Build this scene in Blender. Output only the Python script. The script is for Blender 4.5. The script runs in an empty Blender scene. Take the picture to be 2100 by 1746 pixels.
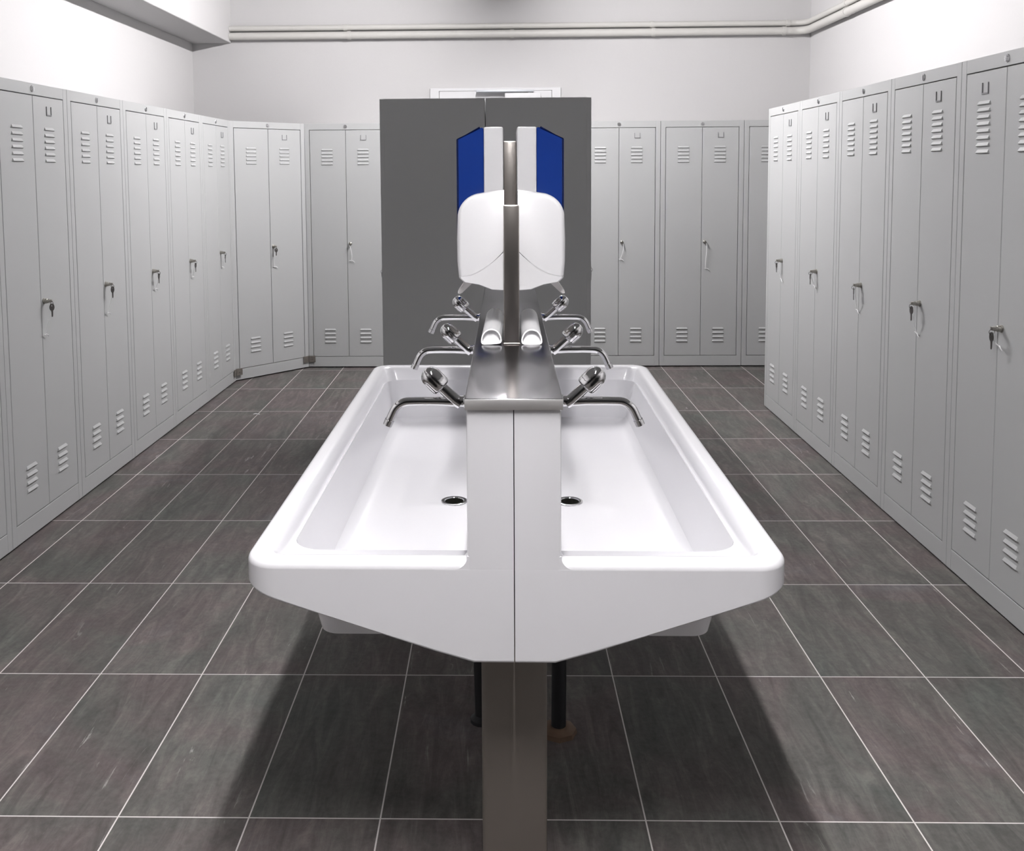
import bpy, bmesh, math, random
from mathutils import Vector, Matrix, Euler
random.seed(7)
PI = math.pi
sc = bpy.context.scene
COL = sc.collection

# ------------------------------------------------------------------ camera, world, exposure
F_PX, CX, CY = 1963.342, 978.559, 512.1126
PITCH, YAW, ROLL, CAM_H = .0788, .0213, -.0071, 1.4256
cam_d = bpy.data.cameras.new('camera')
cam = bpy.data.objects.new('camera', cam_d)
COL.objects.link(cam)
cam_d.sensor_fit = 'HORIZONTAL'
cam_d.sensor_width = 36.0
cam_d.lens = 36.0 * F_PX / 2100
cam_d.shift_x = (1050 - CX) / 2100
cam_d.shift_y = -(873 - CY) / 2100
cam_d.clip_start = .05
Rm = Matrix.Rotation(YAW, 4, 'Z') @ Matrix.Rotation(-PITCH, 4, 'X') @ Matrix.Rotation(-ROLL, 4, 'Y') @ Matrix.Rotation(PI / 2, 4, 'X')
cam.matrix_world = Matrix.Translation((0, 0, CAM_H)) @ Rm
sc.camera = cam

w = bpy.data.worlds.new('world')
sc.world = w
w.use_nodes = True
w.node_tree.nodes['Background'].inputs[0].default_value = (.9, .95, 1, 1)
w.node_tree.nodes['Background'].inputs[1].default_value = .02

vs = sc.view_settings
vs.view_transform = 'Standard'
vs.look = 'None'
vs.gamma = 1
vs.use_curve_mapping = False
vs.exposure = 0.43
LAMP = 560.0          # radiance of the ceiling tubes

# ------------------------------------------------------------------ materials
def nodes_of(name):
    m = bpy.data.materials.new(name)
    m.use_nodes = True
    nt = m.node_tree
    b = nt.nodes['Principled BSDF']
    return m, nt, b

def mix(nt, a, b, fac, typ='MIX'):
    n = nt.nodes.new('ShaderNodeMix')
    n.data_type = 'RGBA'
    n.blend_type = typ
    for s, v in ((6, a), (7, b), (0, fac)):
        if hasattr(v, 'is_output'):
            nt.links.new(v, n.inputs[s])
        else:
            n.inputs[s].default_value = v
    return n.outputs[2]

def mth(nt, op, a, b=None, c=None):
    n = nt.nodes.new('ShaderNodeMath')
    n.operation = op
    for i, v in enumerate((a, b, c)):
        if v is None: continue
        if hasattr(v, 'is_output'): nt.links.new(v, n.inputs[i])
        else: n.inputs[i].default_value = v
    return n.outputs[0]

def noise(nt, vec, scale, detail=4, rough=.55, dist=0):
    n = nt.nodes.new('ShaderNodeTexNoise')
    n.inputs['Scale'].default_value = scale
    n.inputs['Detail'].default_value = detail
    n.inputs['Roughness'].default_value = rough
    n.inputs['Distortion'].default_value = dist
    if vec is not None: nt.links.new(vec, n.inputs['Vector'])
    return n

def ramp(nt, fac, stops):
    r = nt.nodes.new('ShaderNodeValToRGB')
    nt.links.new(fac, r.inputs[0])
    e = r.color_ramp.elements
    while len(e) < len(stops): e.new(.5)
    for i, (p, c) in enumerate(stops):
        e[i].position = p
        e[i].color = c if len(c) == 4 else (*c, 1)
    return r.outputs[0]

def simple(name, col, rough=.5, metal=0.0, var=.04, scale=6, bump=0.0, bscale=60, coat=0.0, spec=.5, stretch=None):
    m, nt, b = nodes_of(name)
    tc = nt.nodes.new('ShaderNodeTexCoord')
    vec = tc.outputs['Object']
    if stretch:
        mp = nt.nodes.new('ShaderNodeMapping')
        mp.inputs['Scale'].default_value = stretch
        nt.links.new(vec, mp.inputs['Vector'])
        vec = mp.outputs[0]
    n = noise(nt, vec, scale)
    lo = tuple(c * (1 - var) for c in col) + (1,)
    hi = tuple(min(1, c * (1 + var)) for c in col) + (1,)
    c = mix(nt, lo, hi, n.outputs[0])
    nt.links.new(c, b.inputs['Base Color'])
    b.inputs['Roughness'].default_value = rough
    b.inputs['Metallic'].default_value = metal
    b.inputs['Specular IOR Level'].default_value = spec
    if coat:
        b.inputs['Coat Weight'].default_value = coat
        b.inputs['Coat Roughness'].default_value = .08
    if bump:
        n2 = noise(nt, vec, bscale, 3)
        bp = nt.nodes.new('ShaderNodeBump')
        bp.inputs['Strength'].default_value = bump
        bp.inputs['Distance'].default_value = .002
        nt.links.new(n2.outputs[0], bp.inputs['Height'])
        nt.links.new(bp.outputs[0], b.inputs['Normal'])
    return m

M = {}
M['wall'] = simple('white_wall_paint', (.52, .513, .514), .85, var=.015, scale=1.3, bump=.25, bscale=55)
M['ceiling'] = simple('grey_ceiling_paint', (.30, .30, .30), .9, var=.015, scale=1.5)
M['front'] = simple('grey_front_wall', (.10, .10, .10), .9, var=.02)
M['pipe'] = simple('cream_pipe_paint', (.53, .52, .497), .45, var=.03, scale=5)
M['locker'] = simple('grey_locker_paint', (.395, .40, .40), .42, var=.018, scale=2.2, bump=.06, bscale=220)
M['slot_shade'] = simple('label_slot_shade', (.17, .17, .175), .5, var=.03)  # darker than the locker paint: shade lines of the holder put into the colour
M['emblem'] = simple('chrome_emblem', (.62, .62, .63), .3, 1.0, var=.1, scale=80)
M['sink'] = simple('white_gelcoat', (.73, .728, .75), .22, var=.012, scale=5, coat=.25)
M['steel'] = simple('brushed_steel', (.215, .21, .22), .19, 1.0, var=.10, scale=9, stretch=(1, .06, 1))
M['post'] = simple('brushed_post_steel', (.46, .43, .40), .30, 1.0, var=.10, scale=9, stretch=(3, 3, .12))
M['chrome'] = simple('chrome', (.72, .72, .73), .06, 1.0, var=.02, scale=20)
M['lock'] = simple('nickel_lock', (.40, .385, .35), .28, 1.0, var=.12, scale=60)
M['key'] = simple('dark_nickel_key', (.16, .15, .145), .35, 1.0, var=.15, scale=60)
M['plastic'] = simple('white_plastic', (.74, .74, .75), .28, var=.01, scale=5)
M['lever'] = simple('grey_white_plastic', (.84, .82, .81), .35, var=.02, scale=5)
M['blue'] = simple('blue_plastic', (.012, .040, .235), .13, var=.08, scale=3, coat=.4)
M['darkblue'] = simple('dark_blue_plastic', (.006, .012, .06), .2, var=.05, scale=3)
M['leg'] = simple('beige_grey_leg', (.17, .15, .13), .45, var=.07, scale=3)
M['dark'] = simple('drain_shade_black', (.006, .006, .005), 1.0, var=.1, spec=0.0)
M['string'] = simple('clear_white_cord', (.86, .86, .86), .25, var=.02)
M['bracket'] = simple('zinc_bracket', (.24, .22, .20), .45, .7, var=.25, scale=70)
M['waste'] = simple('dark_grey_pipe', (.022, .022, .024), .5, var=.1, spec=.2)
M['brown'] = simple('brown_flange', (.13, .08, .05), .7, var=.25, scale=30)
M['door'] = simple('white_door_paint', (.60, .60, .61), .5, var=.01)
M['closer'] = simple('silver_closer', (.48, .50, .53), .4, .2, var=.03)
M['light_block'] = simple('grey_light_block', (.35, .35, .35), .4, var=.02)
M['lit_lip'] = simple('brushed_steel_lit_edge', (.80, .79, .78), .5, 1.0, var=.10, scale=14, stretch=(.4, 1, 1))  # lighter copy of the ledge steel, front-edge highlight put into the colour
M['housing'] = simple('white_batten_housing', (.8, .8, .8), .5, var=.01)

def lamp_mat(k):
    m, nt, b = nodes_of('lit_tube')
    b.inputs['Base Color'].default_value = (.9, .9, .9, 1)
    b.inputs['Emission Color'].default_value = (1.0, .975, .985, 1)
    b.inputs['Emission Strength'].default_value = LAMP * k
    return m
M['lamp'] = lamp_mat(1.0)
M['lamp_far'] = lamp_mat(.80)

# floor: slate-look tiles, 0.2935 x 0.6108 m, thin light joints
TW, TD, TX0, TY0 = .2935, .6108, .0267, 2.014
def floor_mat():
    m, nt, b = nodes_of('slate_tile_floor')
    geo = nt.nodes.new('ShaderNodeNewGeometry')
    sx = nt.nodes.new('ShaderNodeSeparateXYZ')
    nt.links.new(geo.outputs['Position'], sx.inputs[0])
    u = mth(nt, 'DIVIDE', mth(nt, 'SUBTRACT', sx.outputs[0], TX0), TW)
    v = mth(nt, 'DIVIDE', mth(nt, 'SUBTRACT', sx.outputs[1], TY0), TD)
    iu, iv = mth(nt, 'FLOOR', u), mth(nt, 'FLOOR', v)
    fu, fv = mth(nt, 'SUBTRACT', u, iu), mth(nt, 'SUBTRACT', v, iv)
    du = mth(nt, 'MULTIPLY', mth(nt, 'MINIMUM', fu, mth(nt, 'SUBTRACT', 1.0, fu)), TW)
    dv = mth(nt, 'MULTIPLY', mth(nt, 'MINIMUM', fv, mth(nt, 'SUBTRACT', 1.0, fv)), TD)
    d = mth(nt, 'MINIMUM', du, dv)
    grout = mth(nt, 'LESS_THAN', d, .0017)
    cb = nt.nodes.new('ShaderNodeCombineXYZ')
    nt.links.new(iu, cb.inputs[0]); nt.links.new(iv, cb.inputs[1])
    wn = nt.nodes.new('ShaderNodeTexWhiteNoise')
    wn.noise_dimensions = '3D'
    nt.links.new(cb.outputs[0], wn.inputs[0])
    # texture space shifted per tile
    off = nt.nodes.new('ShaderNodeVectorMath'); off.operation = 'SCALE'
    nt.links.new(wn.outputs['Color'], off.inputs[0]); off.inputs['Scale'].default_value = 9.0
    add = nt.nodes.new('ShaderNodeVectorMath'); add.operation = 'ADD'
    nt.links.new(geo.outputs['Position'], add.inputs[0]); nt.links.new(off.outputs[0], add.inputs[1])
    pv = add.outputs[0]
    hue = noise(nt, pv, 2.0, 6, .6, .8)
    base = ramp(nt, hue.outputs[0], [(.30, (.086, .091, .084)), (.46, (.100, .096, .090)), (.60, (.108, .092, .090)), (.75, (.118, .113, .116))])
    mp = nt.nodes.new('ShaderNodeMapping')
    mp.inputs['Rotation'].default_value = (0, 0, .35)
    mp.inputs['Scale'].default_value = (9, 1.6, 1)
    nt.links.new(pv, mp.inputs['Vector'])
    st = noise(nt, mp.outputs[0], 2.4, 8, .68, 1.2)
    streak = ramp(nt, st.outputs[0], [(.28, (.66, .66, .66)), (.5, (1, 1, 1)), (.70, (1.5, 1.48, 1.46))])
    c1 = mix(nt, base, streak, 1.0, 'MULTIPLY')
    mp2 = nt.nodes.new('ShaderNodeMapping')
    mp2.inputs['Rotation'].default_value = (0, 0, .28)
    mp2.inputs['Scale'].default_value = (20, 1.8, 1)
    nt.links.new(pv, mp2.inputs['Vector'])
    ve = noise(nt, mp2.outputs[0], 1.0, 10, .7, 2.0)
    gate = noise(nt, pv, 2.0, 2)
    vein = mth(nt, 'MULTIPLY', ramp(nt, ve.outputs[0], [(.625, (0, 0, 0)), (.675, (1, 1, 1))]), ramp(nt, gate.outputs[0], [(.46, (0, 0, 0)), (.58, (1, 1, 1))]))
    c2 = mix(nt, c1, (.34, .33, .32, 1), mth(nt, 'MULTIPLY', vein, .75))
    fine = noise(nt, pv, 60, 6, .7)
    c3 = mix(nt, c2, ramp(nt, fine.outputs[0], [(.3, (.80, .80, .80)), (.7, (1.2, 1.2, 1.2))]), .8, 'MULTIPLY')
    tv = mth(nt, 'MULTIPLY_ADD', wn.outputs['Value'], .16, .92)
    tvc = nt.nodes.new('ShaderNodeCombineColor')
    for i in range(3): nt.links.new(tv, tvc.inputs[i])
    c4 = mix(nt, c3, tvc.outputs[0], 1.0, 'MULTIPLY')
    c5 = mix(nt, c4, (.60, .57, .56, 1), grout)
    nt.links.new(c5, b.inputs['Base Color'])
    rr = mth(nt, 'MULTIPLY_ADD', st.outputs[0], .2, .40)
    nt.links.new(rr, b.inputs['Roughness'])
    b.inputs['Specular IOR Level'].default_value = .10
    bp = nt.nodes.new('ShaderNodeBump')
    bp.inputs['Strength'].default_value = .25
    bp.inputs['Distance'].default_value = .004
    h = mth(nt, 'ADD', mth(nt, 'MULTIPLY', st.outputs[0], .7), mth(nt, 'MULTIPLY', fine.outputs[0], .3))
    nt.links.new(h, bp.inputs['Height'])
    nt.links.new(bp.outputs[0], b.inputs['Normal'])
    return m
M['floor'] = floor_mat()

# ------------------------------------------------------------------ mesh helpers
class MB:
    def __init__(s): s.bm = bmesh.new()
    def box(s, x0, x1, y0, y1, z0, z1, bev=0, seg=2, mat=None):
        r = bmesh.ops.create_cube(s.bm, size=1)
        vs_ = r['verts']
        for v in vs_:
            v.co = Vector((x0 + (v.co.x + .5) * (x1 - x0), y0 + (v.co.y + .5) * (y1 - y0), z0 + (v.co.z + .5) * (z1 - z0)))
        if bev:
            es = list({e for v in vs_ for e in v.link_edges})
            r = bmesh.ops.bevel(s.bm, geom=es, offset=bev, segments=seg, affect='EDGES', profile=.5)
            vs_ = list({v for f in r['faces'] for v in f.verts})
        if mat is not None:
            bmesh.ops.transform(s.bm, matrix=mat, verts=vs_)
        return s
    def loft(s, loops, cap0=True, cap1=True, close=True):
        L = [[s.bm.verts.new(p) for p in lp] for lp in loops]
        n = len(L[0])
        for a, b in zip(L, L[1:]):
            for i in range(n if close else n - 1):
                j = (i + 1) % n
                s.bm.faces.new((a[i], a[j], b[j], b[i]))
        if cap0: s.bm.faces.new(L[0][::-1])
        if cap1: s.bm.faces.new(L[-1])
        return s
    def tube(s, pts, radii, n=14, cap=True):
        pts = [Vector(p) for p in pts]
        if not hasattr(radii, '__len__'): radii = [radii] * len(pts)
        loops = []
        up = None
        for i, p in enumerate(pts):
            if i == 0: t = pts[1] - pts[0]
            elif i == len(pts) - 1: t = pts[-1] - pts[-2]
            else: t = (pts[i + 1] - pts[i]).normalized() + (pts[i] - pts[i - 1]).normalized()
            t.normalize()
            if up is None:
                up = Vector((0, 0, 1)) if abs(t.z) < .9 else Vector((0, 1, 0))
            a = t.cross(up)
            if a.length < 1e-5: a = t.cross(Vector((1, 0, 0)))
            a.normalize()
            b = a.cross(t).normalized()
            up = b
            loops.append([p + (a * math.cos(k * 2 * PI / n) + b * math.sin(k * 2 * PI / n)) * radii[i] for k in range(n)])
        return s.loft(loops, cap, cap)
    def lathe(s, base, axis, prof, n=20, cap=True):
        base, axis = Vector(base), Vector(axis).normalized()
        a = axis.orthogonal().normalized(); b = axis.cross(a)
        loops = [[base + axis * h + (a * math.cos(k * 2 * PI / n) + b * math.sin(k * 2 * PI / n)) * r for k in range(n)] for (h, r) in prof]
        return s.loft(loops, cap, cap)
    def prism(s, poly, y0, y1):      # polygon in xz, extruded along y
        return s.loft([[(x, y0, z) for x, z in poly], [(x, y1, z) for x, z in poly]])
    def build(s, name, mat, parent=None, angle=32):
        bmesh.ops.recalc_face_normals(s.bm, faces=s.bm.faces)
        me = bpy.data.meshes.new(name)
        s.bm.to_mesh(me); s.bm.free()
        me.materials.append(mat if not isinstance(mat, str) else M[mat])
        for p in me.polygons: p.use_smooth = True
        me.set_sharp_from_angle(angle=math.radians(angle))
        o = bpy.data.objects.new(name, me)
        COL.objects.link(o)
        if parent is not None: o.parent = parent
        return o

def tag(o, label=None, cat=None, group=None, kind=None):
    if label: o['label'] = label
    if cat: o['category'] = cat
    if group: o['group'] = group
    if kind: o['kind'] = kind
    return o

def thing(name, label, cat, loc=(0, 0, 0), rz=0, group=None):
    o = bpy.data.objects.new(name, None)
    COL.objects.link(o)
    o.empty_display_size = .05
    o.location = loc
    o.rotation_euler = (0, 0, rz)
    return tag(o, label, cat, group)

def copy_tree(o, parent=None):
    c = o.copy()
    COL.objects.link(c)
    if parent is not None: c.parent = parent
    for ch in list(o.children): copy_tree(ch, c)
    return c

def struct(name, mb, mat, parent=None):
    o = mb.build(name, mat, parent)
    if parent is None: o['kind'] = 'structure'
    return o

def arc(cx, cz, r, a0, a1, n):
    return [(cx + r * math.cos(math.radians(a0 + (a1 - a0) * i / n)), cz + r * math.sin(math.radians(a0 + (a1 - a0) * i / n))) for i in range(n + 1)]

# ------------------------------------------------------------------ room shell
XLW, XRW, YBW, YFW, ZC = -2.365, 2.41, 7.5, -5.0, 3.0
struct('floor', MB().box(XLW - .1, XRW + .1, YFW - .1, YBW + .1, -.1, 0), 'floor')
struct('ceiling', MB().box(XLW - .1, XRW + .1, YFW - .1, YBW + .1, ZC, ZC + .1), 'ceiling')
struct('wall_left', MB().box(XLW - .1, XLW, YFW - .1, YBW + .1, 0, ZC), 'wall')
struct('wall_right', MB().box(XRW, XRW + .1, YFW - .1, YBW + .1, 0, ZC), 'wall')
struct('wall_back', MB().box(XLW, XRW, YBW, YBW + .1, 0, ZC), 'wall')
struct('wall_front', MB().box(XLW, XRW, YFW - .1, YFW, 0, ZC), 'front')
struct('trim_1', MB().box(XLW, -2.058, YFW, YBW, 2.452, ZC, .004, 1), 'wall')     # boxed beam along the left wall

# door behind the middle lockers: casing, leaf, closer
dmb = MB()
dmb.box(-.517, -.447, YBW - .014, YBW, 0, 2.09, .002, 1).box(.427, .497, YBW - .014, YBW, 0, 2.09, .003, 1).box(-.517, .497, YBW - .0142, YBW, 2.067, 2.0905, .003, 1)
dr = struct('door_1', dmb, 'door')
MB().box(-.444, .424, YBW - .0125, YBW, .005, 2.066, .001, 1).build('door_leaf', 'door', dr)
cl = MB().box(.062, .338, YBW - .075, YBW - .022, 1.985, 2.046, .006).build('door_closer', 'door', dr)
MB().box(-.157, .285, YBW - .085, YBW - .03, 2.052, 2.068, .003).box(.24, .262, YBW - .07, YBW - .045, 2.04, 2.056).build('slide_rail', 'closer', cl)

# painted heating pipes along the back wall, bending round onto the right wall
def pipe(name, label, z, r, clamps):
    yb, xr, R = YBW - .05, XRW - .05, .10
    pts = [(-2.057, yb, z), (-1, yb, z), (.5, yb, z), (1.6, yb, z), (xr - R, yb, z)]
    for i in range(1, 8):
        a = PI / 2 * i / 7
        pts.append((xr - R + R * math.sin(a), yb - R + R * math.cos(a), z))
    pts += [(xr, 5, z), (xr, 2, z), (xr, -4.98, z)]
    root = thing(name, label, 'pipe', (0, YBW, z))
    T = Matrix.Translation((0, -YBW, -z))
    def put(m, n):
        bmesh.ops.transform(m.bm, matrix=T, verts=m.bm.verts)
        m.build(n, 'pipe', root)
    put(MB().tube(pts, r, 18), 'pipe_run')
    for x in clamps:
        put(MB().tube([(x - .014, yb, z), (x + .014, yb, z)], r + .004, 18).box(x - .012, x + .012, yb, YBW - .001, z - .012, z + .012), 'pipe_clamp')
    for y in (6.6, 5.2, 3.6):
        put(MB().tube([(xr, y - .014, z), (xr, y + .014, z)], r + .004, 18).box(xr, XRW - .001, y - .012, y + .012, z - .012, z + .012), 'pipe_clamp')
pipe('heating_pipe', 'upper, thinner of the two cream painted pipes high on the back and right walls', 2.556, .021, (-1.16, 1.19, 2.22))
pipe('heating_pipe', 'lower, thicker of the two cream painted pipes high on the back and right walls', 2.497, .029, (-1.13, .12, 1.2, 2.19))

# ceiling battens: the room's lamps, in a row over the trough (above the frame)
def batten(y0, y1, label, blades):
    r = thing('ceiling_light', label, 'light', (.02, (y0 + y1) / 2, ZC), 0, 'ceiling battens in a row')
    h = (y1 - y0) / 2
    MB().box(-.05, .05, -h, h, -.09, 0, .006).build('housing', 'housing', r)
    rf = MB()
    if blades: rf.loft([[(x, y, z) for x, z in ((-.05, -.088), (-.085, -.133), (-.087, -.131), (-.05, -.082), (.05, -.082), (.087, -.131), (.085, -.133), (.05, -.088))] for y in (-h, h)])
    if blades: rf.build('added_light_shield', 'housing', r)  # unseen shield added to keep the tube's light off the ceiling
    MB().tube([(0, -h + .02, -.125), (0, h - .02, -.125)], .018, 16).build('tube', 'lamp' if blades else 'lamp_far', r)
    for e in (-1, 1):
        MB().box(-.014, .014, e * (h - .01) - .01, e * (h - .01) + .01, -.145, -.085).build('tube_holder', 'housing', r)
    if not blades: return
    nb = 16
    for k in range(nb + 1):
        y = -h + 2 * h * k / nb
        MB().box(-.082, .082, y - .001, y + .001, -.188, -.146).build('added_light_blade', 'light_block', r)  # unseen blades added to cut light running along the room
batten(.10, 1.60, 'white ceiling batten over the near end of the wash trough', True)
batten(4.75, 6.25, 'white ceiling batten over the middle lockers', False)

# ------------------------------------------------------------------ lockers
ST, RT, RB, GAP = .034, .046, .082, .0035      # stile, top rail, bottom rail, door gap
def louvre(mb, xc, z, wd):
    a, b = wd / 2, .0075
    y0, y1 = .0005, -.0065
    top = [(xc - a + .007, y0, z + b), (xc + a - .007, y0, z + b)]
    mid = [(xc - a + .003, y1, z - b * .55), (xc + a - .003, y1, z - b * .55)]
    bot = [(xc - a, y0, z - b), (xc + a, y0, z - b)]
    V = [mb.bm.verts.new(p) for p in top + mid + bot]
    for f in ((0, 1, 3, 2), (2, 3, 5, 4), (0, 2, 4), (1, 5, 3), (0, 4, 5, 1)):
        mb.bm.faces.new([V[i] for i in f])

def frame_mesh(wd, dp, dh):
    H = 1.8; t = .0015; m = MB()
    m.box(0, ST, 0, .022, .008, H, .0012, 1).box(wd - ST, wd, 0, .022, .008, H, .0012, 1)
    m.box(ST - .001, wd - ST + .001, .0004, .022, H - RT, H - .0003, .001, 1).box(ST - .001, wd - ST + .001, .0004, .022, .0083, RB, .001, 1)
    m.box(.02, wd - .02, .035, dp - .02, 0, .031)      # set-back foot, leaving the dark gap under the plinth
    m.box(.0004, t, .02, dp, .02, H - .0005).box(wd - t, wd - .0004, .02, dp, .02, H - .0005)
    m.box(.0005, wd - .0005, dp - t, dp, .02, H - .001).box(.0005, wd - .0005, .02, dp - .0005, H - .002, H - .0002)
    m.box(.001, wd - .001, .021, dp - .001, .03, .033)
    m.box(ST * .4, wd - ST * .4, .0235, .026, .05, H - .03)
    return m

def door_mesh(x0, x1, nu, zt):
    m = MB().box(x0, x1, 0, .019, RB + GAP, 1.8 - RT - GAP, .0014, 1)
    xc, wd = (x0 + x1) / 2 - .004, .086
    sp = .0258 if nu <= 6 else .0228
    for i in range(nu): louvre(m, xc, zt - sp * i, wd)
    for i in range(4): louvre(m, xc, .286 - .0305 * i, wd)
    return m

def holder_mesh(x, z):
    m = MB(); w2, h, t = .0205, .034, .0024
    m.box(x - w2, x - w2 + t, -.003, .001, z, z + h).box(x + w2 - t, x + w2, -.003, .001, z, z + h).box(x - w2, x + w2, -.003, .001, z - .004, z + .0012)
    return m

def lock_mesh(x, z):
    m = MB()
    m.lathe((x, .0, z), (0, -1, 0), [(0, .0125), (.004, .0125), (.005, .0105), (.015, .0100), (.016, .0085), (.022, .0085)], 18)
    m.box(x - .0075, x + .0075, -.034, -.020, z - .0055, z + .0065, .002)       # key bow seated in the barrel
    return m

def key_mesh(x, y, z, turn):
    m = MB(); n = 16
    def at(px, pz, k): 
        c, s_ = math.cos(turn), math.sin(turn)
        return (x + px * c - k * s_, y + px * s_ + k * c, z + pz)
    def ring(rx, rz, cz, k): return [at(rx * math.cos(2 * PI * i / n), cz + rz * math.sin(2 * PI * i / n), k) for i in range(n)]
    cz = -.021
    m.loft([ring(.0118, .0155, cz, -.0014), ring(.0035, .0040, cz + .007, -.0014), ring(.0035, .0040, cz + .007, .0014), ring(.0118, .0155, cz, .0014), ring(.0118, .0155, cz, -.0014)], False, False)
    sh = [(-.0044, cz - .012), (.0044, cz - .012), (.0034, cz - .034), (.0014, cz - .040), (-.0022, cz - .039), (-.0028, cz - .02)]
    m.loft([[at(a, b, -.0012) for a, b in sh], [at(a, b, .0012) for a, b in sh]])
    # split ring linking the two keys
    pts = [at(0, cz + .007 + .0085 + .0085 * math.sin(2 * PI * i / 14), .0085 * math.cos(2 * PI * i / 14)) for i in range(15)]
    m.tube(pts, .0009, 6)
    return m

def string_mesh(x, z, ln, seed):
    rnd = random.Random(seed); m = MB()
    dx = rnd.uniform(-.012, .02)
    pts = []
    for i in range(13):
        t = i / 12
        pts.append((x + dx * t + .010 * math.sin(3.2 * t + seed), -.028 + .022 * t - .006 * math.sin(PI * t), z - .004 - ln * t))
    cr = .0012 if seed < 50 else .0021
    m.tube(pts, cr, 6)
    px, py, pz = pts[-1]
    m.tube([(px, py, pz), (px + .008, py - .003, pz + .004), (px + .019, py - .006, pz - .002), (px + .026, py - .004, pz - .009)], [.0016, .0021, .0021, .0014], 6)
    m.tube([(px, py, pz), (px - .008, py - .002, pz + .005), (px - .015, py - .004, pz + .006)], [.0016, .0018, .0010], 6)
    return m

def emblem_mesh(x, z):
    m = MB()
    m.lathe((x, .001, z), (0, -1, 0), [(0, .013), (.003, .013), (.0045, .0115)], 20)
    for k in (-1, 0, 1): m.box(x - .0095 + abs(k) * .002, x + .0095 - abs(k) * .002, -.0065, -.003, z + k * .0058 - .0014, z + k * .0058 + .0014)
    m.box(x - .0016, x + .0016, -.0068, -.003, z - .0095, z + .0095)
    return m

CACHE = {}
def meshcopy(key, make, name, mat, parent):
    """first call builds the mesh, later calls share it"""
    if key in CACHE:
        o = bpy.data.objects.new(name, CACHE[key]); COL.objects.link(o); o.parent = parent
    else:
        o = make().build(name, mat, parent); CACHE[key] = o.data
    return o

def locker(label, loc, rz, group, wd=.598, dp=.50, nu=6, zt=1.622, seed=0, left_holder=False, key=True, slen=.11):
    r = thing('locker', label, 'locker', loc, rz, group)
    k = (round(wd, 3), dp)
    meshcopy(('f',) + k, lambda: frame_mesh(wd, dp, 0), 'frame', 'locker', r)
    xm = wd / 2
    a0, a1, b0, b1 = ST + GAP, xm - GAP * .4, xm + GAP * .4, wd - ST - GAP
    dl = meshcopy(('dl', nu, zt) + k, lambda: door_mesh(a0, a1, nu, zt), 'door', 'locker', r)
    d2 = meshcopy(('dr', nu, zt) + k, lambda: door_mesh(b0, b1, nu, zt), 'door', 'locker', r)
    meshcopy(('e',) + k, lambda: emblem_mesh(xm, 1.8 - .023), 'emblem', 'emblem', r)['label'] = 'small round metal emblem'
    meshcopy(('h',) + k, lambda: holder_mesh((b0 + b1) / 2, 1.680), 'label_holder', 'slot_shade', d2)
    if left_holder:
        meshcopy(('hl',) + k, lambda: holder_mesh((a0 + a1) / 2, 1.680), 'label_holder', 'slot_shade', dl)
    lx = b0 + .022
    meshcopy(('l',) + k, lambda: lock_mesh(lx, .922), 'lock', 'lock', d2)['label'] = 'metal barrel lock with key'
    if key:
        key_mesh(lx + .001, -.032, .917, random.Random(seed).uniform(-.5, .5)).build('hanging_key', 'key', d2)
    string_mesh(lx, .918, slen, seed).build('cord', 'string', d2)['label'] = 'clear white plastic cord'
    return r

XL, XR, YL, YR, YB, AL, AR = -1.8185, 1.6195, 6.5139, 5.7786, 6.9905, -.0117, -.0051
G1, G2, G3, G4 = 'lockers along the left wall', 'lockers along the right side', 'lockers along the back wall', 'lockers standing back to back in the middle'
ll = ['grey two-door locker at the far end of the left row, touching the diagonal corner locker',
      'grey two-door locker second from the diagonal corner locker in the left row',
      'grey two-door locker third from the diagonal corner locker in the left row',
      'grey two-door locker fourth from the diagonal corner locker in the left row',
      'nearest grey two-door locker shown whole in the left row',
      'grey locker at the near end of the left row, only a sliver showing']
for i in range(6):
    locker(ll[i], (XL + AL * .6 * (i + 1), YL - .6 * (i + 1), 0), PI / 2 + AL, G1, nu=6, seed=10 + i, slen=.13 if i > 2 else .09)
rl = ['grey two-door locker at the far free-standing end of the right row',
      'grey two-door locker second from the far end of the right row',
      'grey two-door locker in the middle of the right row, third from the far end',
      'grey two-door locker second nearest the camera in the right row',
      'nearest grey two-door locker of the right row, right door cut by the photo edge']
for i in range(5):
    locker(rl[i], (XR + AR * .6 * i, YR - .6 * i, 0), -PI / 2 + AR, G2, nu=(6, 6, 7, 7, 8)[i], zt=(1.625, 1.628, 1.640, 1.640, 1.648)[i], seed=30 + i, left_holder=(i == 4), slen=(.10, .07, .11, .11, .05)[i])
bl = [('grey two-door locker on the back wall, left of the tall grey locker sides', -1.402),
      ('grey two-door locker on the back wall, directly right of the tall grey locker sides', .585),
      ('grey two-door locker on the back wall, second to the right of the tall grey sides', 1.186),
      ('grey two-door locker on the back wall mostly hidden behind the right row', 1.787)]
for i, (lb, x) in enumerate(bl):
    locker(lb, (x, YB, 0), 0, G3, nu=5, zt=1.610, seed=50 + i, key=(i == 3), slen=.12 if i != 2 else .19)
# diagonal corner unit
P1, P2 = Vector((-1.822, 6.518, 0)), Vector((-1.4025, 6.9895, 0))
dv = (P2 - P1)
locker('grey two-door locker set diagonally across the far left corner', P1, math.atan2(dv.y, dv.x), None, wd=round(dv.length - .0005, 3), dp=.38, nu=5, zt=1.615, seed=60, slen=.14)
# back-to-back pair whose blank sides face the trough
YM, XS = 4.773, -.057
locker('grey locker with its blank side towards the trough, doors facing left', (XS - .524, YM + .6, 0), -PI / 2, G4, wd=.598, dp=.522, seed=70)
locker('grey locker with its blank side towards the trough, doors facing right', (XS + .524, YM + .001, 0), PI / 2, G4, wd=.598, dp=.522, seed=71)

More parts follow.
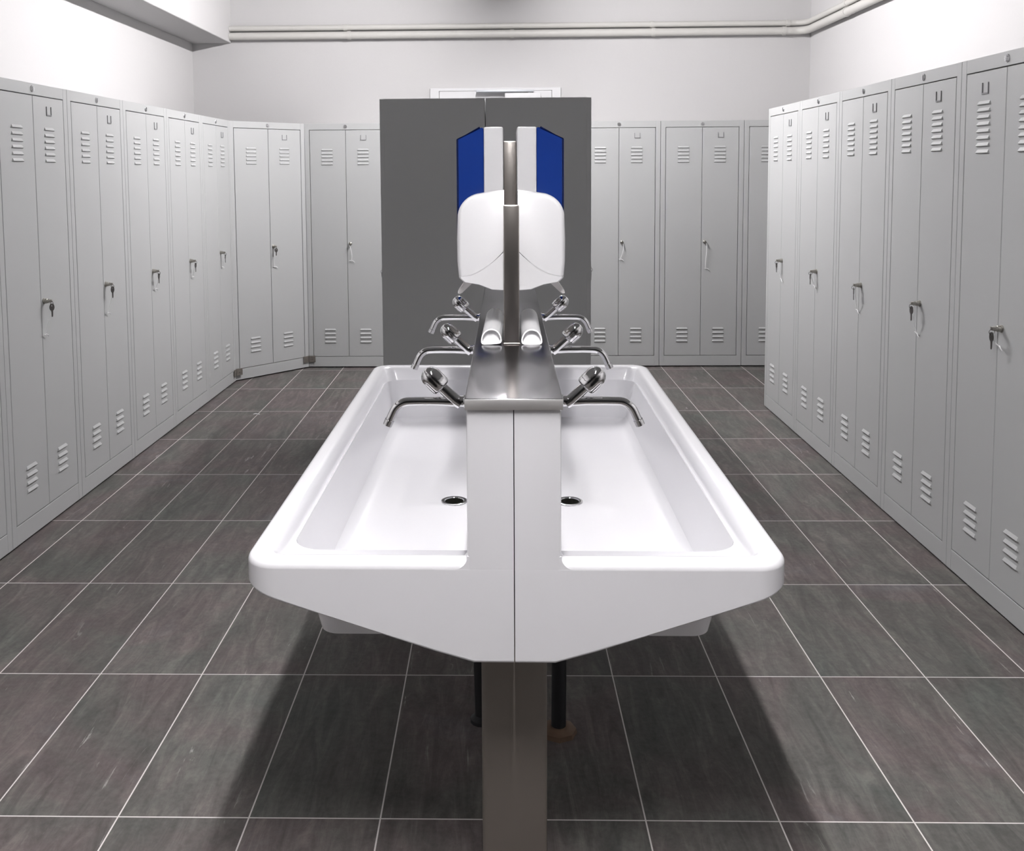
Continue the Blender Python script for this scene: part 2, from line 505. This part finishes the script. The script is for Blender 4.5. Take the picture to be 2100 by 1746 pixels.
# small angle brackets joining the corner units at the foot
def bracket(p, a0, a1, label):
    r = thing('corner_bracket', label, 'bracket', (p[0], p[1], .07), 0, 'metal brackets at the foot of the diagonal locker')
    for a in (a0, a1):
        m = MB(); mat = Matrix.Rotation(a, 4, 'Z')
        m.box(0, .05, -.006, -.002, -.024, .024, .001, 1, mat)
        m.lathe(mat @ Vector((.030, -.006, 0)), mat.to_3x3() @ Vector((0, -1, 0)), [(0, .006), (.002, .005)], 12)
        m.build('plate', 'bracket', r)
aL = PI / 2 + AL
aC = math.atan2(dv.y, dv.x)
# left joint: plate on the left row runs towards the camera
def bracket2(p, dirs, label):
    r = thing('corner_bracket', label, 'bracket', (p[0], p[1], .068), 0, 'metal brackets at the foot of the diagonal locker')
    for (ang, sgn) in dirs:
        m = MB(); mat = Matrix.Rotation(ang, 4, 'Z')
        x0, x1 = (.003, .05) if sgn > 0 else (-.05, -.003)
        m.box(x0, x1, -.005, -.0005, -.024, .024, .001, 1, mat)
        m.lathe(mat @ Vector(((x0 + x1) / 2, -.005, 0)), mat.to_3x3() @ Vector((0, -1, 0)), [(0, .006), (.002, .005)], 12)
        m.build('plate', 'bracket', r)
bracket2(P1 + Vector((.008, -.012, 0)), [(aL, -1), (aC, 1)], 'small metal bracket at the foot between the left row and the diagonal locker')
bracket2(P2 + Vector((.0, -.006, 0)), [(aC, -1), (0, 1)], 'small metal bracket at the foot between the diagonal locker and the back row')

# ------------------------------------------------------------------ wash trough
TL, HW, ZR = 1.822, .503, .72
trough = thing('wash_trough', 'long white double-sided wash trough with steel ledge on a beige-grey pedestal', 'sink', (.0275, 1.693, 0), -.009)

def rrect(x0, x1, y0, y1, r_out, r_in, zf, n=7):
    pts = []
    def corner(cx, cy, r, a0):
        for i in range(n + 1):
            a = math.radians(a0 + 90 * i / n)
            pts.append((cx + r * math.cos(a), cy + r * math.sin(a)))
    corner(x0 + r_in, y0 + r_in, r_in, 180)
    # front edge extra points
    for k in range(1, 6): pts.append((x0 + r_in + (x1 - r_out - x0 - r_in) * k / 6, y0))
    corner(x1 - r_out, y0 + r_out, r_out, 270)
    for k in range(1, 8): pts.append((x1, y0 + r_out + (y1 - y0 - 2 * r_out) * (k / 8)))
    corner(x1 - r_out, y1 - r_out, r_out, 0)
    for k in range(1, 6): pts.append((x1 - r_out - (x1 - r_out - x0 - r_in) * k / 6, y1))
    corner(x0 + r_in, y1 - r_in, r_in, 90)
    return [(x, y, zf(x) if callable(zf) else zf) for x, y in pts]

def zlow(x): return .53 + max(0.0, x - .083) * .327
def half(sgn):
    m = MB()
    s0 = .0009
    e = .0004
    def R(x0, x1, y0, y1, ro, ri, z):
        lp = rrect(x0, x1, y0, y1, ro, ri, z)
        return [(sgn * x, y, zz) for x, y, zz in lp]
    loops = [R(s0, .376, .166, TL - .166, .03, e, .5020),
             R(s0, .392, .150, TL - .150, .04, e, .5090),
             R(s0, .440, .130, TL - .130, .06, e, .690),
             R(s0, .478, .115, TL - .115, .05, e, zlow),
             R(s0, HW - .002, .002, TL - .002, .060, e, lambda x: zlow(x)),
             R(s0, HW, 0, TL, .062, e, lambda x: zlow(x) + .0025),
             R(s0, HW, 0, TL, .062, e, lambda x: zlow(x) + .0045),
             R(s0, HW, 0, TL, .062, e, .7050),
             R(s0, HW, 0, TL, .062, e, .706),
             R(s0, HW - .0012, .0012, TL - .0012, .061, e, .7115),
             R(s0, HW - .0045, .0045, TL - .0045, .058, e, .7165),
             R(s0, HW - .0095, .0095, TL - .0095, .054, e, .7192),
             R(s0, HW - .014, .014, TL - .014, .050, e, ZR),
             R(.0845, HW - .030, .030, TL - .030, .040, e, ZR),
             R(.0845, HW - .038, .038, TL - .038, .036, e, .7182),
             R(.0845, HW - .044, .044, TL - .044, .034, e, .7140),
             R(.0845, HW - .049, .049, TL - .049, .034, e, .7065),
             R(.0845, HW - .053, .054, TL - .054, .034, e, .6950),
             R(.0845, .412, .118, TL - .128, .034, e, .575),
             R(.0845, .400, .130, TL - .142, .034, e, .5585),
             R(.0845, .382, .148, TL - .160, .030, e, .5505),
             R(.0845, .355, .175, TL - .190, .025, e, .5485),
             R(.0845, .250, .45, TL - .45, .02, e, .5465)]
    m.loft(loops, True, True)
    # splash column along the seam, flush with the end panels
    c = .0855
    bev = [(c - .005, 0), (c - .0015, .0015), (c, .005)]
    prof = [(s0, 0)] + bev + [(c, TL - .005), (c - .0015, TL - .0015), (c - .005, TL), (s0, TL)]
    m.loft([[(sgn * x, y, z) for x, y in prof] for z in (.7065, 1.006)])
    # concave fillets where the column meets the end rims
    r = .024
    arcp = [(c - .004, .7066)] + [(c + r - r * math.sin(a), .7066 + r - r * math.cos(a)) for a in [PI / 2 * i / 8 for i in range(0, 9)]] + [(c - .004, .7066 + r)]
    for y0, y1 in ((.0002, .05), (TL - .05, TL - .0002)):
        m.prism([(sgn * x, z) for x, z in arcp], y0, y1)
    return m.build('basin', 'sink', trough, 40)
for s in (-1, 1):
    bs = half(s)
    bs['label'] = 'white basin half with overflow column, left of the seam' if s < 0 else 'white basin half with overflow column, right of the seam'
    # drain
    d = MB()
    n = 28
    dx, dy, dz = s * .155, .822, .5466
    d.lathe((dx, dy, dz), (0, 0, 1), [(0, .036), (.0022, .0355), (.0032, .032), (.0026, .027), (.0006, .0255), (.0003, .0245), (.0003, .0)], n, False)
    dr_ = d.build('drain', 'chrome', trough)
    dr_['label'] = 'chrome drain ring'
    MB().lathe((dx, dy, dz), (0, 0, 1), [(.0008, .0245), (.0010, .012), (.0011, .0)], n, False).build('drain_shade_disc', 'dark', dr_)  # flat black disc, the shade inside the drain put into colour

cap = MB()
cw = .0885
cap.box(-cw, cw, -.0035, TL + .0035, 1.0035, 1.0235, .0028, 3)
led = cap.build('steel_ledge', 'steel', trough)
led['label'] = 'brushed stainless steel ledge'
MB().box(-cw, cw, -.0052, -.003, 1.0032, 1.0226, .0009, 2).build('lit_front_lip', 'lit_lip', led)
for y, h in ((.545, 1.352), (1.07, 1.519)):
    p = MB()
    p.box(-.0185, .0185, y, y + .037, 1.0236, h, .003, 2)
    p.box(-.0205, .0205, y - .002, y + .039, 1.0236, 1.0275, .0015, 1)
    p.build('post', 'post', trough)['label'] = 'square stainless steel post'
MB().box(-.0165, .0165, .5822, 1.0698, 1.12, 1.335, .002, 1).build('mounting_panel', 'post', trough)
for y in (.145, 1.50):
    MB().box(-.0655, .0655, y, y + .14, 0, .5295, .010, 3).build('leg', 'leg', trough)['label'] = 'beige-grey square pedestal'
# waste pipes
wp = MB().tube([(.155, .822, .5265), (.155, .822, .36), (.150, .80, .30), (.135, .70, .25), (.118, .66, .20), (.116, .655, .0)], .019, 14)
wp = wp.build('waste_pipe', 'waste', trough)
MB().lathe((.116, .655, 0), (0, 0, 1), [(0, .047), (.012, .045), (.018, .03), (.020, .022)], 8).build('floor_flange', 'brown', wp)
wp = MB().tube([(-.155, .822, .5265), (-.155, .822, .40), (-.14, .80, .33), (-.100, .74, .27), (-.084, .71, .20), (-.080, .705, .0)], .019, 14)
wp = wp.build('waste_pipe', 'waste', trough)
MB().lathe((-.080, .705, 0), (0, 0, 1), [(0, .032), (.008, .031), (.014, .024), (.018, .02)], 14).build('floor_flange', 'waste', wp)

TM = Matrix.Translation((.0275, 1.693, 0)) @ Matrix.Rotation(-.009, 4, 'Z')
def on_trough(x, y, z): return TM @ Vector((x, y, z))

# ------------------------------------------------------------------ taps
def make_tap():
    r = thing('tap', 'tap', 'tap')
    b = MB()
    b.lathe((0, 0, 0), (1, 0, 0), [(0, .0125), (.004, .0125), (.005, .0105), (.020, .0100), (.034, .0078)], 20)
    b.tube([(.010, 0, -.004), (.020, 0, .002), (.046, 0, .0265)], [.0112, .0112, .0108], 18)
    b.build('valve_body', 'chrome', r)
    pts = [(.022, 0, -.001), (.05, 0, 0), (.085, 0, 0), (.108, 0, -.0006)]
    for i in range(1, 9):
        a = math.radians(66) * i / 8
        pts.append((.108 + .033 * math.sin(a), 0, -.0006 - .033 * (1 - math.cos(a))))
    ex, ez = pts[-1][0], pts[-1][2]
    pts.append((ex + .0075, 0, ez - .0165))
    sp = MB().tube(pts, [.0092, .0084] + [.0080] * (len(pts) - 2), 18).build('spout', 'chrome', r)
    o = MB()
    d = Vector((.0075, 0, -.0165)).normalized()
    o.lathe(Vector((ex + .0070, 0, ez - .0155)), d, [(0, .0088), (.0005, .0092), (.0115, .0089), (.012, .0066), (.006, .0062)], 18)
    o.build('outlet_ring', 'chrome', sp)
    k = MB()
    ax = Vector((.70, 0, .71)).normalized(); base = Vector((.045, 0, .0255))
    a1 = Vector((0, 1, 0)); b1 = ax.cross(a1)
    loops = []
    n = 48
    for h, rr, fl in ((0, .0115, .0), (.001, .0148, .6), (.004, .0168, 1), (.012, .0174, 1), (.024, .0172, 1), (.029, .0164, .8), (.034, .0142, .45), (.038, .0108, .15), (.0405, .0068, 0), (.0415, .002, 0)):
        loops.append([base + ax * h * 1.16 + (a1 * math.cos(2 * PI * i / n) + b1 * math.sin(2 * PI * i / n)) * rr * 1.16 * (1 - .075 * fl * (.5 + .5 * math.cos(8 * 2 * PI * i / n)) ** 3) for i in range(n)])
    k.loft(loops)
    k.build('knob', 'chrome', r, 50)
    return r
tap0 = make_tap()
tl = {(0, -1): 'nearest chrome tap on the left side of the steel ledge', (1, -1): 'middle chrome tap on the left side of the ledge, beside the left half-round tube',
      (2, -1): 'farthest chrome tap on the left side of the ledge, under the left soap dispenser', (0, 1): 'nearest chrome tap on the right side of the steel ledge',
      (1, 1): 'middle chrome tap on the right side of the ledge, beside the right half-round tube', (2, 1): 'farthest chrome tap on the right side of the ledge, under the right soap dispenser'}
first = True
for i, y in enumerate((.083, .612, 1.14)):
    for s in (-1, 1):
        t = tap0 if first else copy_tree(tap0)
        first = False
        p = on_trough(s * (cw + .0002), y, .9985 + (.0008 if s > 0 else 0))
        t.location = p
        t.rotation_euler = (0, 0, (PI if s < 0 else 0) - .009)
        tag(t, tl[(i, s)], 'tap', 'chrome taps on the wash trough')

# backing plates under the ledge edge that carry the taps are part of the columns

# ------------------------------------------------------------------ soap dispensers on the near post
def soap(s, label):
    r = thing('soap_dispenser', label, 'soap dispenser', on_trough(s * .0168, .700, 1.1375), -.009, 'soap dispensers on the near post')
    # profile in (x outwards, z), widths along y
    def prof(k, top=.236):
        o = [(.0, .097), (.0, top)]
        o += [(.012 + .0, top - .0005)]
        o += arc(.052, top - .064, .057, 78, 8, 9)
        o += [(.1105, .120), (.1100, .07), (.1070, .037)]
        o += [(.107 * (1 - t), .037 + .060 * t ** 1.8) for t in (.15, .3, .45, .6, .75, .9)]
        return [(x * k, z) for x, z in o]
    hw = .062
    m = MB()
    P = prof(1)
    cxp = .045; czp = .13
    loops = []
    for y, k in ((-hw, .80), (-hw + .003, .885), (-hw + .010, .955), (-hw + .022, .99), (-hw + .035, 1), (hw - .035, 1), (hw - .022, .99), (hw - .010, .955), (hw - .003, .885), (hw, .80)):
        loops.append([(s * (max(0.0, (x - .0) * (.5 + .5 * k) if x > 0 else 0.0)), y, czp + (z - czp) * ((.62 + .38 * k) if z > czp else 1.0)) for x, z in P])
    m.loft(loops)
    m.build('cover', 'plastic', r, 55)
    b = MB()
    Q = [(0, .002), (.030, .004), (.060, .016), (.095, .022), (.1050, .031), (.1062, .0355)] + [(.1062 * (1 - t), 0.0360 + .060 * t ** 1.8) for t in (.15, .3, .45, .6, .75, .9)] + [(0, .0968)]
    loops = []
    for y, k in ((-hw + .0006, .955), (-hw + .005, .985), (-hw + .016, 1), (hw - .016, 1), (hw - .005, .985), (hw - .0006, .955)):
        loops.append([(s * x * k, y, .05 + (z - .05) * k) for x, z in Q])
    b.loft(loops)
    b.build('base', 'plastic', r, 40)
    l = MB()
    lv = [(.070, .022), (.090, .026), (.1105, -.004), (.1090, -.010), (.1015, -.008)]
    l.loft([[(s * x, y, z) for x, z in lv] for y in (-.028, .028)])
    bmesh.ops.bevel(l.bm, geom=list(l.bm.edges), offset=.0018, segments=2, affect='EDGES')
    l.build('push_lever', 'lever', r)
    r.scale = (1.055, 1.055, 1.05)
    return r
soap(-1, 'white rounded soap dispenser on the left of the near post')
soap(1, 'white rounded soap dispenser on the right of the near post')

# ------------------------------------------------------------------ paper towel dispensers on the far post
def towel(s, label):
    r = thing('towel_dispenser', label, 'towel dispenser', on_trough(s * .0188, 1.0885, 1.20), -.009, 'blue and white towel dispensers on the far post')
    hw, H = .138, .354
    m = MB()
    x0, x1 = sorted((s * .0005, s * .0535))
    m.box(x0, x1, -hw, hw, 0, H, .004, 3)
    m.build('back_case', 'plastic', r)
    P = [(.054, .012), (.054, H - .001), (.064, H - .002), (.1265, H - .032), (.1275, H - .036), (.1275, .03), (.118, .012)]
    c = MB()
    c.loft([[(s * x, y, z) for x, z in P] for y in (-hw + .001, hw - .001)])
    bmesh.ops.bevel(c.bm, geom=list(c.bm.edges), offset=.0025, segments=2, affect='EDGES')
    cv = c.build('cover', 'blue', r)
    cv['label'] = 'glossy blue front cover'
    e = MB()
    a, b = sorted((s * .062, s * .124))
    t = [(.0635, H - .0016), (.1270, H - .0318), (.1285, H - .0345), (.0650, H + .0012)]
    e.loft([[(s * x, y, z) for x, z in t] for y in (-hw - .0005, hw + .0005)])
    a, b = sorted((s * .1235, s * .1287))
    e.box(a, b, -hw - .0005, -hw + .004, .03, H - .034, .0008, 1).box(a, b, hw - .004, hw + .0005, .03, H - .034, .0008, 1)
    e.build('edge_trim', 'darkblue', cv)
    return r
towel(-1, 'blue and white paper towel dispenser on the left of the far post')
towel(1, 'blue and white paper towel dispenser on the right of the far post')

# ------------------------------------------------------------------ half-round white tubes lying on the ledge
def half_tube(x, label, roll, rz):
    def sec(w2, h, t):
        o = []
        for i in range(17):
            a = PI * i / 16
            o.append((w2 * math.cos(a) * (1 if .1 < a < PI - .1 else 1), .006 + (h - .006) * math.sin(a) ** .9))
        o += [(-w2 * .92, .002), (-w2 * .7, 0), (0, -.0003), (w2 * .7, 0), (w2 * .92, .002)]
        return o
    O, I = sec(.0245, .034, 0), [(a * .88, .0028 + b * .83) for a, b in sec(.0245, .034, 0)]
    L = .37
    def lp(S, y, cut): return [(a, y + cut * b, b) for a, b in S]
    m = MB()
    m.loft([lp(I, .018, .5), lp(I, 0, .55), lp(O, 0, .55), lp(O, L, 0), lp(I, L, 0), lp(I, L - .006, 0)], True, True)
    bmesh.ops.remove_doubles(m.bm, verts=m.bm.verts, dist=1e-6)
    o = m.build('half_round_tube', 'plastic')
    o.location = on_trough(x, .538, 1.0242 + abs(math.sin(roll)) * .017)
    o.rotation_euler = (0, roll, rz - .009)
    tag(o, label, 'plastic tube', 'white half-round tubes on the steel ledge')
half_tube(-.0475, 'white half-round plastic tube lying on the ledge left of the post, tilted', math.radians(-4), -.012)
half_tube(.0475, 'white half-round plastic tube lying flat on the ledge right of the post', 0, -.004)

# a scrap of white on the floor by the left row
sb = MB().tube([(-.02, 0, .003), (-.008, .006, .004), (.006, .002, .003), (.02, -.006, .003)], [.002, .0035, .003, .0015], 8).build('paper_scrap', 'string')
sb.location = (-1.445, 5.60, 0)
tag(sb, 'tiny white scrap lying on the dark floor near the left lockers', 'scrap')
